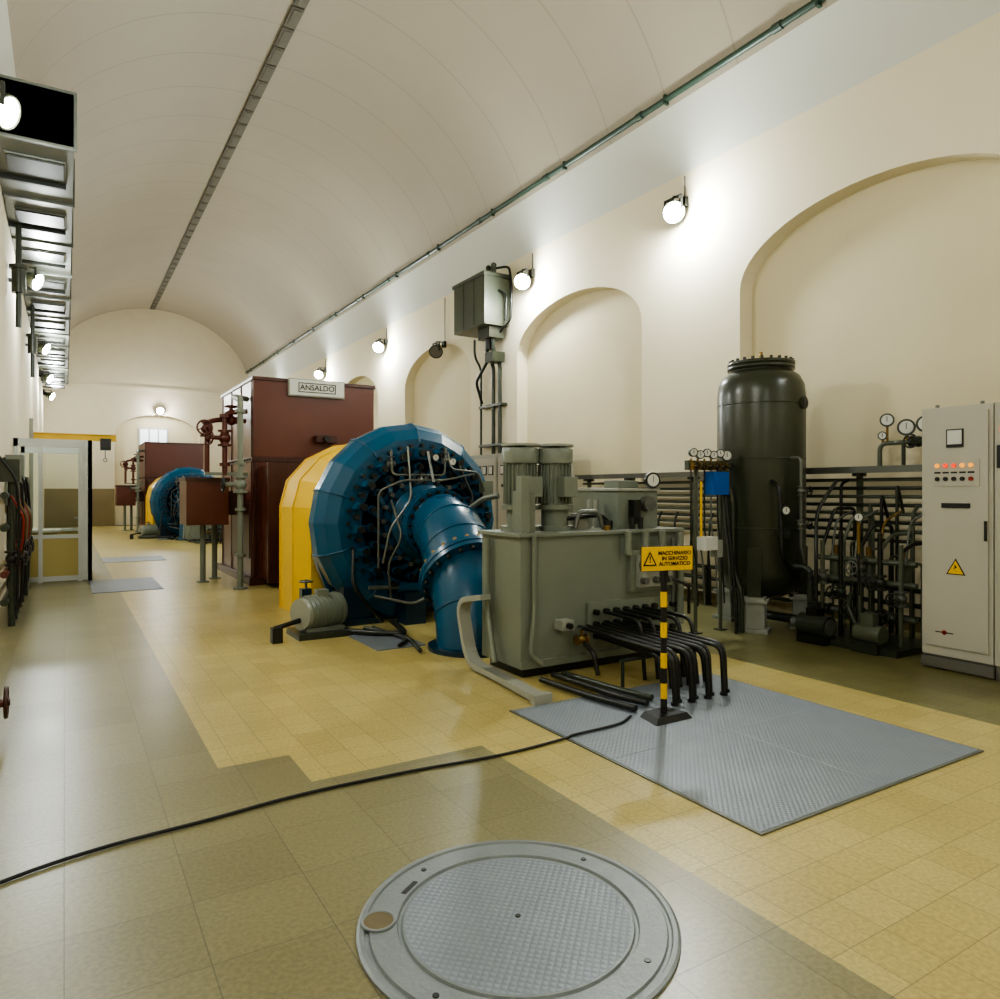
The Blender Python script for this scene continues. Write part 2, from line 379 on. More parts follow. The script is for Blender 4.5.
# ------------------------------------------------------------------ ventilation duct, left
b = B(); b.box(XL+.005, .1, 9.5, 31, 5.42, 6.03, DUCT)
y = 9.5
while y < 31:
    b.box(XL+.005, .125, y, y+.05, 5.39, 6.06, DUCT); b.box(XL+.12, 0, y+.5, y+1.0, 5.38, 5.42, DUCT_D); b.box(XL+.1, .02, y+.46, y+1.04, 5.4, 5.42, DUCT)
    b.box(XL+.005, .02, y+1.2, y+1.26, 5.36, 5.42, DUCT_D); y += 1.9
for y in (12.6, 18):
    b.cyl((XL+.13, y, 3.9), (XL+.13, y, 5.42), .04, DARK, n=10); b.cyl((XL+.13, y, 4.4), (XL+.13, y, 4.75), .09, OLIVE)
    b.cyl((XL+.13, y, 4.75), (XL+.13, y, 4.8), .12, OLIVE); b.box(XL+.005, XL+.13, y-.03, y+.03, 4.55, 4.6, DARK)
b.make('ventilation_duct', bevel=.006)
# ------------------------------------------------------------------ turbine
AX, AZ = 3.57, 1.14
def turbine():
    b = B(); YC = 7.98
    n = 20; k = 12; rings = []
    for i in range(n+1):
        th = -PI/2 - 2*PI*i/n; f = i/n
        rt = .235+.07*(1-f)
        Rm = .72+rt*.70
        e = Vector((math.cos(th), 0, math.sin(th)))
        rings.append([Vector((AX, YC, AZ))+e*(Rm+rt*math.cos(2*PI*j/k+PI/k))+Vector((0, 1.2*rt*math.sin(2*PI*j/k+PI/k), 0)) for j in range(k)])
    for i in range(n):
        vs = rings[i]+rings[i+1]
        b.add(vs, [(j, (j+1) % k, k+(j+1) % k, k+j) for j in range(k)], BLUE, False)
    for i in range(0, n, 2):
        rg = rings[i]; cc = sum(rg, Vector())/k
        b.tube([cc+(q-cc)*1.01 for q in rg]+[cc+(rg[0]-cc)*1.01], .012, BLUE, n=5, caps=False)
    F = YC-.36
    C = lambda y: (AX, y, AZ)
    b.ring(C(F), (0, 1, 0), .73, .93, .08, BLUE, n=40)
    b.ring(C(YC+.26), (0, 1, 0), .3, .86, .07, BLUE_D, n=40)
    b.bolts(C(F), (0, -1, 0), .895, 40, .022, .05, BLACK)
    b.lathe(C(F+.04), (0, 1, 0), [(.74, 0), (.73, .18), (.3, .2)], BLACK, n=40)
    for i in range(20):
        a = 2*PI*i/20+.08; e = Vector((math.cos(a), 0, math.sin(a))); t = Vector((-math.sin(a), 0, math.cos(a)))
        c = Vector(C(F+.18))+e*.645
        b.cyl(c, c+Vector((0, -.24, 0)), .05, BLUE, n=10)
        b.cyl(c+Vector((0, -.24, 0)), c+Vector((0, -.3, 0)), .036, BLACK, n=8)
        q = c+Vector((0, -.21, 0)); p2 = Vector(C(F-.04))+e*.50+t*.1
        x = (q-p2).normalized(); y_ = Vector((0, 1, 0)); y_ = (y_-x*y_.dot(x)).normalized()
        b.obox((q+p2)/2, ((q-p2).length+.06, .04, .05), Matrix((x, y_, x.cross(y_))).transposed(), BLUE)
        b.cyl(p2+Vector((0, .03, 0)), p2+Vector((0, -.07, 0)), .028, STEEL_D, n=8)
        b.tube([p2+Vector((0, -.03, 0)), Vector(C(F-.04))+e*.42], .02, BLACK, n=6)
        g = Vector(C(F-.02))+e*.80
        b.obox(g+Vector((0, -.06, 0)), (.075, .14, .11), Matrix.Rotation(-(a-PI/2), 3, 'Y'), BLUE)
        b.cyl(g+Vector((0, -.12, 0)), g+Vector((0, -.19, 0)), .04, BLACK, n=8)
        b.cyl(g+t*.12+Vector((0, .03, 0)), g+t*.12+Vector((0, -.07, 0)), .032, BLACK, n=8)
    b.ring(C(F-.08), (0, 1, 0), .38, .49, .1, BLUE, n=36)
    b.bolts(C(F-.08), (0, -1, 0), .46, 20, .02, .04, BLACK)
    b.lathe(C(F+.15), (0, -1, 0), [(.5, 0), (.44, .06), (.38, .1), (.36, .25), (.43, .25), (.43, .3), (.36, .3), (.34, .42)], BLUE, n=32)
    # draft elbow
    P = [(3.57, 7.35, 1.14), (3.555, 7.08, 1.12), (3.53, 6.8, 1.03), (3.495, 6.56, .88), (3.455, 6.36, .69)]
    b.tube(P, [.33, .345, .36, .375, .385], BLUE, n=32)
    for p, d, r in ((P[1], (0, -1, -.2), .345), (P[2], (-.1, -1, -.45), .362), (P[3], (-.1, -1, -.8), .376)): b.tor(p, d, r, .009, BLUE, n=32, k=6)
    P2 = [(3.455, 6.36, .69), (3.42, 6.2, .52), (3.385, 6.07, .34), (3.36, 5.99, .15), (3.35, 5.97, 0.0)]
    b.tube(P2, [.38, .37, .365, .36, .36], BLUE, n=32)
    b.tor(P2[2], (-.1, -.6, -1), .368, .008, BLUE, n=32, k=6)
    def flange(p, d, R):
        d = Vector(d).normalized(); p = Vector(p)
        b.cyl(p-d*.055, p-d*.008, R, BLUE, n=32); b.cyl(p+d*.008, p+d*.055, R, BLUE, n=32); b.cyl(p-d*.008, p+d*.008, R-.02, BRONZE, n=32)
        b.bolts(p+d*.055, d, R-.035, 22, .022, .045, BLACK); b.bolts(p-d*.055, -d, R-.035, 22, .022, .045, BRONZE)
    flange((3.45, 6.33, .66), (-.08, -1, -.75), .47)
    flange((3.555, 7.15, 1.13), (0, -1, -.1), .405)
    b.ring((3.35, 5.97, 0), (0, 0, 1), .3, .44, .04, BLUE_D)
    b.tube([(3.75, 6.8, 1.3), (3.85, 6.65, 1.42), (3.95, 6.5, 1.45)], .03, STEEL_D, fil=.05)
    for sx in (-1, 1):
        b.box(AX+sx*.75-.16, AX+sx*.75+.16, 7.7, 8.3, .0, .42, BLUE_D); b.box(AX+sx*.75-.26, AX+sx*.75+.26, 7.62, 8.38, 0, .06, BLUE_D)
    b.obox((2.62, 8.15, .45), (.12, .1, .7), Matrix.Rotation(-.35, 3, 'Y'), BLUE)
    F2 = F-.22
    b.tube([(3.1, F2, 1.95), (3.1, F2-.03, 1.68), (3.75, F2-.03, 1.68), (3.78, F2, 2.0)], .014, STEEL_D, n=6, fil=.06)
    b.tube([(2.95, F2, .65), (2.95, F2, 1.5), (3.2, F2-.1, 1.62), (3.7, F2-.1, 1.62), (4.1, F2-.1, 1.7)], .013, STEEL_D, n=6, fil=.08)
    b.tube([(3.3, F2, 2.0), (3.3, F2-.1, 1.4), (3.05, F2-.1, 1.1), (3.0, F2, .7)], .012, STEEL, n=6, fil=.1)
    b.tube([(3.55, F2, 1.95), (3.55, F2-.15, 1.6)], .016, STEEL, n=6)
    b.tube([(3.1, F2, .3), (3.02, F2-.1, .7), (3.15, F2-.2, 1.0), (3.1, F2, 1.4)], .012, STEEL_D, n=6, fil=.1)
    b.tube([(3.95, F2, 1.8), (4.1, F2-.1, 1.4), (3.95, F2-.1, 1.2), (3.85, F2, 1.1)], .016, BLACK, n=6, fil=.08)
    b.tube([(2.7, F2+.1, .85), (2.62, F2-.1, .5), (2.8, F2-.1, .25), (3.0, F2, .06)], .02, BLACK, n=6, fil=.1)
    b.tube([(2.9, F2, .35), (3.3, F2-.2, .25), (3.5, F2-.3, .4), (3.55, F2-.2, .6)], .018, STEEL_D, n=6, fil=.1)
    b.tube([(3.8, F2, 1.95), (3.8, F2-.1, 1.75), (4.15, F2-.1, 1.72), (4.3, F2, 1.5)], .013, STEEL_D, n=6, fil=.06)
    for q in ((3.42, F2-.1, 1.62), (3.78, F2, 1.85), (3.1, F2, 1.8)): b.valve(q, (1, 0, 0), .016, STEEL_D, BLACK)
    b.gauge((3.85, F2, 1.84), (0, -1, 0), .05)
    b.gauge((3.6, F2-.06, 1.88), (0, -1, 0), .045)
    b.box(4.28, 4.42, F2, F2+.1, 1.42, 1.62, GRY)
    b.cyl((3.2, F2+.03, .42), (4.0, F2+.03, .36), .06, BLUE, n=14); b.cyl((2.85, F2+.03, .44), (3.2, F2+.03, .42), .022, STEEL_D, n=10)
    b.box(3.25, 3.5, F2-.05, 7.6, .0, .36, BLUE_D)
    return b.make('hydro_turbine')
turb = turbine()
b = B()
b.tube([(2.5, 7.2, .04), (2.75, 6.9, .04), (3.0, 6.75, .04), (3.02, 7.2, .1)], .03, BLACK, fil=.1)
b.tube([(2.75, 7.3, .03), (2.95, 6.6, .03), (2.8, 6.0, .03)], .022, DARK, fil=.2)
b.tube([(2.85, 7.3, .03), (2.9, 6.5, .03), (2.72, 6.3, .03)], .018, BLACK, fil=.2)
b.box(2.5, 3.0, 6.3, 7.1, 0, .01, CHQ)
fp = b.make('floor_pipes')
# flywheel guard: closed faceted drum cover with its front rim chamfered to catch light
GX = AX-.04; GW = 1.14
def gpts(k):
    w = GW*k; h = .86*k
    return [(-w, 0), (-w, 1.3)]+[(-w*math.cos(a), 1.3+h*math.sin(a)) for a in [PI*i/8 for i in range(1, 8)]]+[(w, 1.3), (w, 0)]
b = B(); pf, pm = gpts(.9), gpts(1.0); n = len(pf)
V = [(GX+p[0], 8.42, p[1]) for p in pf]+[(GX+p[0], 8.74, p[1]) for p in pm]+[(GX+p[0], 9.4, p[1]) for p in pm]
b.add(V, [tuple(range(n)), tuple(range(3*n-1, 2*n-1, -1))]+[(j*n+i, (j+1)*n+i, (j+1)*n+(i+1) % n, j*n+(i+1) % n) for j in (0, 1) for i in range(n)], YEL)
pr = [(x*1.012, z*1.006) for x, z in pm]
for y in (8.76, 9.35): b.prism(pr, lambda p: (GX+p[0], y, p[1]), lambda p: (GX+p[0], y+.03, p[1]), YEL)
fly = b.make('flywheel_guard')
# generator
b = B()
b.box(2.58, 4.62, 11.8, 14.45, .1, 1.98, RED); b.box(2.56, 4.64, 11.78, 14.47, 1.97, 2.05, RED_D)
b.box(2.58, 4.62, 11.8, 14.45, 2.05, 3.32, RED); b.box(2.56, 4.64, 11.78, 14.47, 3.28, 3.34, RED_D)
b.box(2.5, 4.7, 11.7, 14.55, 0, .12, RED_D)
for x in (2.62, 3.25, 3.95, 4.57): b.box(x-.02, x+.02, 11.785, 11.8, .12, 1.97, RED_D)
for y in (11.9, 12.7, 13.5, 14.35): b.box(2.565, 2.58, y-.02, y+.02, .12, 3.28, RED_D)
for x in [2.65+.16*i for i in range(13)]: b.cyl((x, 11.78, 2.01), (x, 11.76, 2.01), .014, BLACK, n=6)
for y in [11.9+.2*i for i in range(13)]: b.cyl((2.56, y, 2.01), (2.54, y, 2.01), .014, BLACK, n=6)
b.box(2.56, 2.58, 12.0, 12.6, .4, 1.3, RED_D); b.box(2.56, 2.58, 12.8, 13.4, .4, 1.3, RED_D)
b.box(3.55, 3.9, 11.6, 11.8, 2.3, 2.42, RED_D); b.cyl((3.7, 11.6, 2.36), (3.7, 11.5, 2.36), .05, BLACK)
b.cyl((3.5, 9.42, AZ), (3.5, 11.8, AZ), .2, STEEL); b.box(2.7, 4.3, 11.2, 11.8, .1, 1.9, RED); b.box(2.66, 4.34, 11.16, 11.24, .08, 1.94, RED_D)
b.box(2.85, 4.15, 9.75, 10.6, 0, .75, RED_D); b.cyl((3.5, 9.8, AZ), (3.5, 10.5, AZ), .5, RED, n=24)
gen = b.make('generator_housing', bevel=.008)
b = B(); b.box(3.14, 4.05, 11.72, 11.76, 3.08, 3.33, WHT); b.box(3.12, 4.07, 11.745, 11.775, 3.06, 3.35, GRY_L)
b.box(3.28, 3.91, 11.716, 11.72, 3.125, 3.14, DARK); b.box(3.28, 3.91, 11.716, 11.72, 3.27, 3.285, DARK)
b.box(3.28, 3.295, 11.716, 11.72, 3.125, 3.285, DARK); b.box(3.895, 3.91, 11.716, 11.72, 3.125, 3.285, DARK)
sg = b.make('maker_sign'); text('lettering', 'ANSALDO', .125, (3.595, 11.714, 3.205), (PI/2, 0, 0), DARK, sg)
b = B(); b.box(1.66, 2.3, 12.3, 13.1, .95, 1.68, RED); b.box(1.64, 2.32, 12.28, 13.12, 1.66, 1.72, RED_D); b.box(2.3, 2.55, 12.5, 12.95, 1.1, 1.5, RED_D)
for x, y in ((1.95, 12.6), (2.2, 13.0)): b.cyl((x, y, 0), (x, y, .96), .045, GRY); b.box(x-.09, x+.09, y-.09, y+.09, 0, .02, GRY)
tbox = b.make('terminal_box', bevel=.006)
b = B()
b.cyl((2.3, 11.4, 0), (2.3, 11.4, 2.95), .045, GRY); b.ring((2.3, 11.4, 0), (0, 0, 1), .04, .11, .03, GRY)
for z in (.5, 1.2, 1.9, 2.7): b.cyl((2.3, 11.4, z), (2.3, 11.4, z+.04), .08, GRY)
b.tube([(2.3, 11.4, 2.9), (2.3, 11.9, 3.0), (2.55, 12.1, 3.0)], .045, GRY, fil=.1)
b.valve((2.3, 11.4, 1.6), (0, 0, 1), .05, GRY, BLACK, stem=(-1, 0, 0))
b.tube([(2.2, 12.1, 1.75), (2.2, 12.1, 2.75), (2.55, 12.1, 2.8)], .04, REDV, fil=.1)
b.tube([(1.95, 12.2, 1.75), (1.95, 12.2, 2.6), (2.1, 12.2, 2.65), (2.55, 12.2, 2.65)], .04, REDV, fil=.1)
b.valve((2.2, 12.1, 2.35), (0, 0, 1), .05, REDV, REDV, stem=(-1, -.4, 0)); b.valve((1.95, 12.2, 2.5), (0, 0, 1), .05, REDV, REDV, stem=(-.3, -1, 0))
b.valve((2.32, 12.2, 2.65), (1, 0, 0), .045, REDV, REDV)
for z in (1.9, 2.68): b.cyl((2.2, 12.1, z), (2.2, 12.1, z+.05), .08, REDV)
b.box(1.9, 2.56, 12.08, 12.14, 1.75, 1.8, GRY)
cool = b.make('cooling_water_pipes')
b = B(); b.cyl((2.1, 7.3, .24), (2.5, 7.45, .24), .175, GRY, n=24)
for i in range(7):
    p = Vector((2.14, 7.315, .24)).lerp(Vector((2.46, 7.435, .24)), i/6); b.cyl(p, p+Vector((.012, .0045, 0)), .185, GRY, n=24)
b.cyl((2.05, 7.28, .24), (2.1, 7.3, .24), .16, GRY_L, n=24); b.cyl((2.5, 7.45, .24), (2.56, 7.47, .24), .06, STEEL)
b.cyl((1.78, 7.18, .14), (2.05, 7.28, .18), .025, BLACK); b.box(1.74, 1.84, 7.12, 7.22, 0, .15, BLACK)
b.box(2.0, 2.56, 7.12, 7.6, 0, .06, DARK); b.box(2.1, 2.5, 7.2, 7.5, .05, .1, GRY)
b.box(2.24, 2.36, 7.3, 7.42, .4, .47, GRY)
b.tube([(2.45, 7.6, .08), (2.4, 7.9, .25), (2.33, 8.02, .3)], .025, BLACK, fil=.1)
b.box(2.27, 2.38, 7.97, 8.08, 0, .4, BLUE_D); b.cyl((2.33, 8.02, .4), (2.33, 8.02, .5), .015, STEEL_D); b.wheel((2.33, 8.02, .48), (0, 0, 1), .07, STEEL_D)
mot = b.make('jacking_pump_motor')
# ------------------------------------------------------------------ oil pressure unit
b = B(); TX0, TX1, TY0, TY1 = 3.09, 4.84, 4.75, 5.36
b.box(TX0, TX1, TY0, TY1, .08, 1.13, GRY); b.box(TX0-.03, TX1+.03, TY0-.03, TY1+.03, 1.13, 1.16, GRY)
b.box(TX0+.05, TX1-.05, TY0+.05, TY1-.05, 0, .08, BLACK); b.box(TX0, TX1, TY0-.02, TY0, .08, .14, GRY)
for i, (mx, my) in enumerate(((3.36, 5.17), (3.66, 5.08))):
    b.cyl((mx, my, 1.16), (mx, my, 1.2), .17, GRY, n=20); b.cyl((mx, my, 1.2), (mx, my, 1.34), .12, GRY, n=16); b.cyl((mx, my, 1.34), (mx, my, 1.38), .165, GRY, n=20)
    b.cyl((mx, my, 1.38), (mx, my, 1.75), .125, GRY, n=20)
    for k in range(22):
        a = 2*PI*k/22; e = Vector((math.cos(a), math.sin(a), 0)); p = Vector((mx, my, 1.56))+e*.13
        b.obox(p, (.035, .008, .34), Matrix.Rotation(a, 3, 'Z'), GRY)
    b.lathe((mx, my, 1.74), (0, 0, 1), [(.158, 0), (.162, .1), (.15, .13), (0, .135)], GRY, n=22)
    b.cyl((mx, my, 1.885), (mx, my, 1.905), .165, GRY_L, n=22); b.cyl((mx, my, 1.87), (mx, my, 1.89), .05, BLACK)
    b.box(mx-.07, mx+.07, my-.24, my-.13, 1.45, 1.62, GRY)
b.box(3.16, 3.3, 4.85, 4.98, 1.16, 1.5, GRY); b.box(3.12, 3.2, 4.78, 4.86, 1.16, 1.62, GRY)
b.cyl((3.95, 5.1, 1.16), (3.95, 5.1, 1.3), .09, GRY_L); b.cyl((4.1, 4.9, 1.16), (4.1, 4.9, 1.24), .05, BLACK)
b.tube([(3.75, 4.9, 1.18), (3.78, 4.9, 1.32), (4.0, 4.9, 1.32), (4.05, 4.9, 1.18)], .022, STEEL_D, fil=.06)
b.tube([(3.66, 5.0, 1.25), (3.9, 4.95, 1.28), (4.15, 5.05, 1.28), (4.3, 5.1, 1.2)], .02, BLACK, fil=.06)
b.box(4.3, 4.78, 4.98, 5.33, 1.16, 1.5, GRY); b.box(4.28, 4.8, 4.96, 5.35, 1.5, 1.525, GRY_L)
b.box(4.42, 4.5, 4.9, 4.98, 1.2, 1.42, BLACK); b.cyl((4.62, 4.98, 1.38), (4.62, 4.9, 1.38), .07, STEEL_D)
b.cyl((4.7, 5.0, 1.52), (4.7, 5.0, 1.62), .015, STEEL_D); b.gauge((4.7, 4.98, 1.6), (-.3, -1, 0), .075)
b.box(4.4, 4.65, 5.1, 5.3, 1.52, 1.6, GRY)
for x in (4.14, 4.22): b.cyl((x, 5.2, 1.16), (x, 5.2, 1.42), .022, GRY_L)
for x in (4.35, 4.45): b.cyl((x, 4.85, 1.16), (x, 4.85, 1.26), .025, BLACK)
b.cyl((4.0, 4.78, 1.16), (4.0, 4.78, 1.2), .03, BRONZE)
b.box(4.2, 4.72, 4.7, 4.75, .62, .98, GRY); b.box(4.26, 4.66, 4.66, 4.7, .66, .94, GRY_L)
for x in (4.3, 4.45, 4.6): b.cyl((x, 4.66, .86), (x, 4.58, .86), .045, GRY); b.cyl((x, 4.66, .72), (x, 4.6, .72), .03, STEEL_D)
for x in (4.15, 4.35, 4.55): b.cyl((x, 4.68, .95), (x, 4.68, 1.15), .032, GRY)
b.cyl((4.68, 4.68, .5), (4.68, 4.68, 1.08), .016, STEEL_D); b.cyl((4.78, 4.69, .3), (4.78, 4.69, 1.12), .035, GRY)
b.tube([(4.6, 4.6, .72), (4.75, 4.55, .66), (4.8, 4.6, .4)], .015, BLACK, fil=.05)
b.box(3.75, 4.78, 4.72, 4.75, .22, .56, GRY)
for i in range(9):
    for j in range(3): b.cyl((3.82+.11*i, 4.72, .28+.1*j), (3.82+.11*i, 4.68, .28+.1*j), .026, BLACK, n=8)
b.box(3.42, 3.54, 4.64, 4.75, .37, .45, GRY_L); b.cyl((3.48, 4.64, .41), (3.48, 4.6, .41), .025, BLACK)
b.valve((3.63, 4.66, .28), (1, 0, 0), .02, BRONZE, STEEL_D)
b.tube([(3.2, 4.72, 1.14), (3.2, 4.72, .5), (3.15, 4.7, .2), (3.25, 4.68, .12)], .02, GRY, fil=.1)
b.tube([(3.05, 5.2, 1.1), (3.05, 5.2, .5), (3.0, 5.0, .1)], .025, GRY, fil=.1)
tank = b.make('oil_pressure_unit', bevel=.006)
b = B()
for i in range(8):
    x = 3.62+.082*i
    b.tube([(x, 4.68, .38), (x, 3.62+.05*(i % 2), .36), (x, 3.6+.05*(i % 2), .012)], .016, BLACK, fil=.09, n=8)
    b.cyl((x, 3.6+.05*(i % 2), .011), (x, 3.6+.05*(i % 2), .03), .028, BLACK, n=8)
for i in range(6):
    x = 3.82+.09*i
    b.tube([(x, 4.68, .28), (x, 3.95, .25), (x, 3.92, .012)], .018, BLACK, fil=.09, n=8)
for i in range(5):
    x = 3.9+.11*i
    b.tube([(x, 4.68, .48), (x, 4.25-.03*i, .47), (x, 4.2-.03*i, .012)], .016, BLACK, fil=.1, n=8)
b.box(3.58, 4.28, 4.1, 4.14, .21, .225, DARK)
b.cyl((3.6, 4.12, .011), (3.6, 4.12, .22), .014, DARK); b.cyl((4.26, 4.12, .011), (4.26, 4.12, .22), .014, DARK)
b.tube([(3.63, 4.62, .25), (3.63, 4.5, .2), (3.63, 4.45, .03)], .018, BLACK, fil=.05)
b.tube([(3.3, 4.6, .05), (3.35, 3.9, .045), (3.42, 3.66, .042)], .026, BLACK, fil=.1)
b.tube([(3.4, 4.6, .045), (3.48, 4.0, .04), (3.55, 3.75, .04)], .024, DARK, fil=.1)
b.tube([(3.15, 4.55, .04), (3.2, 4.0, .038), (3.28, 3.62, .038)], .024, BLACK, fil=.1)
pip = b.make('oil_pipe_bundle')
b = B()
def ribbon(P, w, t, m):
    P = [Vector(p) for p in P]
    for i in range(len(P)-1):
        d = P[i+1]-P[i]; L = d.length; x = d.normalized()
        y = Vector((1, 0, 0)); y = (y-x*y.dot(x)).normalized(); z = x.cross(y)
        R = Matrix((x, y, z)).transposed()
        b.obox((P[i]+P[i+1])/2, (L+t*.6, w, t), R, m)
ribbon(fillet([(2.97, 5.12, .62), (2.96, 5.5, .55), (2.95, 5.3, .04), (2.93, 4.8, .04), (2.86, 4.15, .04)], .18, 6), .11, .045, GRY_L)
b.box(2.8, 2.95, 4.12, 4.18, 0, .07, GRY_L)
chn = b.make('cable_channel')
for o in (turb, fp, fly, gen, tbox, cool, mot, tank, pip): dup(o, 17.8)
# ------------------------------------------------------------------ floor plates & manhole
b = B()
for x0, x1 in ((2.6, 3.548), (3.55, 4.5)):
    for y0, y1 in ((2.07, 3.063), (3.065, 4.1)): b.box(x0, x1, y0, y1, -.01, .01, CHQ)
b.box(2.585, 2.6, 2.055, 4.115, -.01, .008, STEEL_D); b.box(4.5, 4.515, 2.055, 4.115, -.01, .008, STEEL_D); b.box(2.6, 4.5, 2.055, 2.07, -.01, .008, STEEL_D)
b.make('floor_hatch_plate')
b = B(); b.box(.35, 1.3, 12.0, 13.7, -.005, .008, CHQ); b.make('floor_hatch_plate')
b = B(); b.box(.7, 1.9, 17, 18.2, -.005, .008, CHQ); b.make('floor_hatch_plate')
b = B(); mc = (1.355, 2.1)
b.lathe((mc[0], mc[1], 0), (0, 0, 1), [(.555, -.01), (.555, .009), (.545, .014), (.53, .014), (.525, .006), (.515, .006), (.51, .014), (.42, .014), (.415, .004), (.405, .004), (.40, .012), (.39, .013)], CHQ_R, n=72, smooth=False)
b.cyl((mc[0], mc[1], -.01), (mc[0], mc[1], .013), .392, CHQ, n=72)
pl = Vector((mc[0], mc[1], 0))+Vector((-.43, .22, 0)); b.cyl(pl, pl+Vector((0, 0, .018)), .052, RUST, n=20); b.tor(pl+Vector((0, 0, .016)), (0, 0, 1), .056, .006, CHQ_R)
for a in (.4, 1.9, 3.6, 5.2, 2.6): b.cyl((mc[0]+.47*math.cos(a), mc[1]+.47*math.sin(a), 0), (mc[0]+.47*math.cos(a), mc[1]+.47*math.sin(a), .017), .011, BLACK, n=8)
b.cyl((mc[0], mc[1], 0), (mc[0], mc[1], .016), .01, BLACK, n=8)
b.obox((mc[0]-.25, mc[1]+.36, .012), (.09, .02, .006), Matrix.Rotation(.6, 3, 'Z'), BLACK)
b.make('manhole_cover')
b = B()
def cat(P, k=10):
    P = [Vector(p) for p in P]; P = [P[0]*2-P[1]]+P+[P[-1]*2-P[-2]]; out = []
    for i in range(1, len(P)-2):
        for j in range(k):
            t = j/k; a, c, d, e = P[i-1], P[i], P[i+1], P[i+2]
            out.append(.5*((2*c)+(d-a)*t+(2*a-5*c+4*d-e)*t*t+(3*c-a-3*d+e)*t**3))
    out.append(P[-2]); return out
b.tube(cat([(-.62, 3.1, .010), (-.21, 3.31, .010), (.13, 3.41, .010), (.55, 3.45, .010), (.99, 3.5, .010), (1.55, 3.49, .010), (2.1, 3.44, .010), (2.55, 3.46, .012), (2.65, 3.465, .021), (3.0, 3.48, .021), (3.18, 3.56, .021)]), .0085, RUB, n=8)
b.make('power_cable')
b = B(); sx, sy = 3.36, 3.44
b.prism([(-.16, -.1), (.16, -.1), (.12, .1), (-.12, .1)], lambda p: (sx+p[0], sy+p[1], .011), lambda p: (sx+p[0]*.8, sy+p[1]*.8, .05), RUB)
for i in range(9): b.cyl((sx, sy, .04+.1*i), (sx, sy, .04+.1*(i+1)), .022, RUB if i % 2 == 0 else SGN, n=12)
R = Matrix.Rotation(-.25, 3, 'Z')
b.obox((sx, sy-.03, 1.06), (.37, .012, .155), R, SGN)
b.obox(Vector((sx, sy-.03, 1.06))+R @ Vector((0, .006, 0)), (.376, .006, .161), R, RUB)
b.box(sx-.02, sx+.02, sy-.02, sy+.02, .9, 1.12, RUB)
fr = Vector((sx, sy-.03, 1.06))+R @ Vector((-.13, -.008, 0))
tri = [(-.05, -.045), (.05, -.045), (0, .05)]
b.prism(tri, lambda p: fr+R @ Vector((p[0], 0, p[1])), lambda p: fr+R @ Vector((p[0], -.002, p[1])), RUB)
b.prism([(x*.7, z*.7-.004) for x, z in tri], lambda p: fr+R @ Vector((p[0], -.002, p[1])), lambda p: fr+R @ Vector((p[0], -.003, p[1])), SGN)
ws = b.make('warning_sign_stand')
text('lettering', 'MACCHINARIO\nIN SERVIZIO\nAUTOMATICO', .035, Vector((sx, sy-.03, 1.06))+R @ Vector((.052, -.008, 0)), (PI/2, 0, -.25), RUB, ws)
text('exclamation', '!', .06, fr+R @ Vector((0, -.004, -.006)), (PI/2, 0, -.25), RUB, ws)
# ------------------------------------------------------------------ pressure vessel
b = B(); vx, vy = 6.68, 5.32
b.lathe((vx, vy, 0), (0, 0, 1), [(0, .3), (.2, .32), (.36, .4), (.44, .5), (.47, .62), (.47, 2.55), (.455, 2.68), (.41, 2.77), (.36, 2.81), (.33, 2.83), (.33, 2.85), (.36, 2.85), (.36, 2.89), (.34, 2.89), (.34, 2.895), (.36, 2.895), (.36, 2.935), (0, 2.95)], OLIVE, n=40)
b.bolts((vx, vy, 2.93), (0, 0, 1), .33, 22, .018, .035, OLIVE); b.cyl((vx, vy, 2.94), (vx, vy, 3.06), .02, BRONZE)
for z in (1.1, 1.85, 2.45): b.tor((vx, vy, z), (0, 0, 1), .47, .006, OLIVE, n=40)
for a in (PI*1.17, PI*1.72, PI*.5):
    e = Vector((math.cos(a), math.sin(a), 0)); p = Vector((vx, vy, 0))+e*.43
    b.obox(p+Vector((0, 0, .62)), (.1, .14, .55), Matrix.Rotation(a, 3, 'Z'), OLIVE)
    b.obox(p+Vector((0, 0, .355)), (.2, .22, .03), Matrix.Rotation(a, 3, 'Z'), GRY_L)
    b.obox(p+Vector((0, 0, .17)), (.2, .22, .34), Matrix.Rotation(a, 3, 'Z'), CONC)
    b.obox(p+Vector((0, 0, .02)), (.28, .3, .04), Matrix.Rotation(a, 3, 'Z'), CONC)
    b.obox(p+Vector((0, 0, .33)), (.26, .28, .03), Matrix.Rotation(a, 3, 'Z'), CONC)
b.cyl((vx-.2, vy-.4, 1.05), (vx-.24, vy-.5, 1.05), .06, OLIVE)
b.cyl((vx+.1, vy-.42, 2.45), (vx+.11, vy-.485, 2.45), .07, OLIVE); b.cyl((vx+.11, vy-.48, 2.45), (vx+.112, vy-.49, 2.45), .05, BLACK)
b.tube([(vx-.1, vy-.46, 1.85), (vx-.12, vy-.6, 1.85), (vx-.12, vy-.6, .9), (vx-.05, vy-.6, .75)], .016, STEEL_D, fil=.06)
b.tube([(vx-.3, vy-.38, 1.6), (vx-.36, vy-.52, 1.55), (vx-.36, vy-.55, .8), (vx-.1, vy-.55, .6)], .024, BLACK, fil=.12)
b.tube([(vx-.05, vy-.45, .7), (vx-.05, vy-.66, .7), (vx-.05, vy-.66, .2)], .035, DARK, fil=.1)
b.tube([(vx, vy, .3), (vx, vy, .12), (vx+.05, vy-.58, .12)], .05, DARK, fil=.1)
b.valve((vx-.12, vy-.6, 1.5), (0, 0, 1), .02, STEEL_D, BLACK, stem=(0, -1, 0)); b.valve((vx-.12, vy-.6, 1.15), (0, 0, 1), .02, STEEL_D, BLACK, stem=(0, -1, 0))
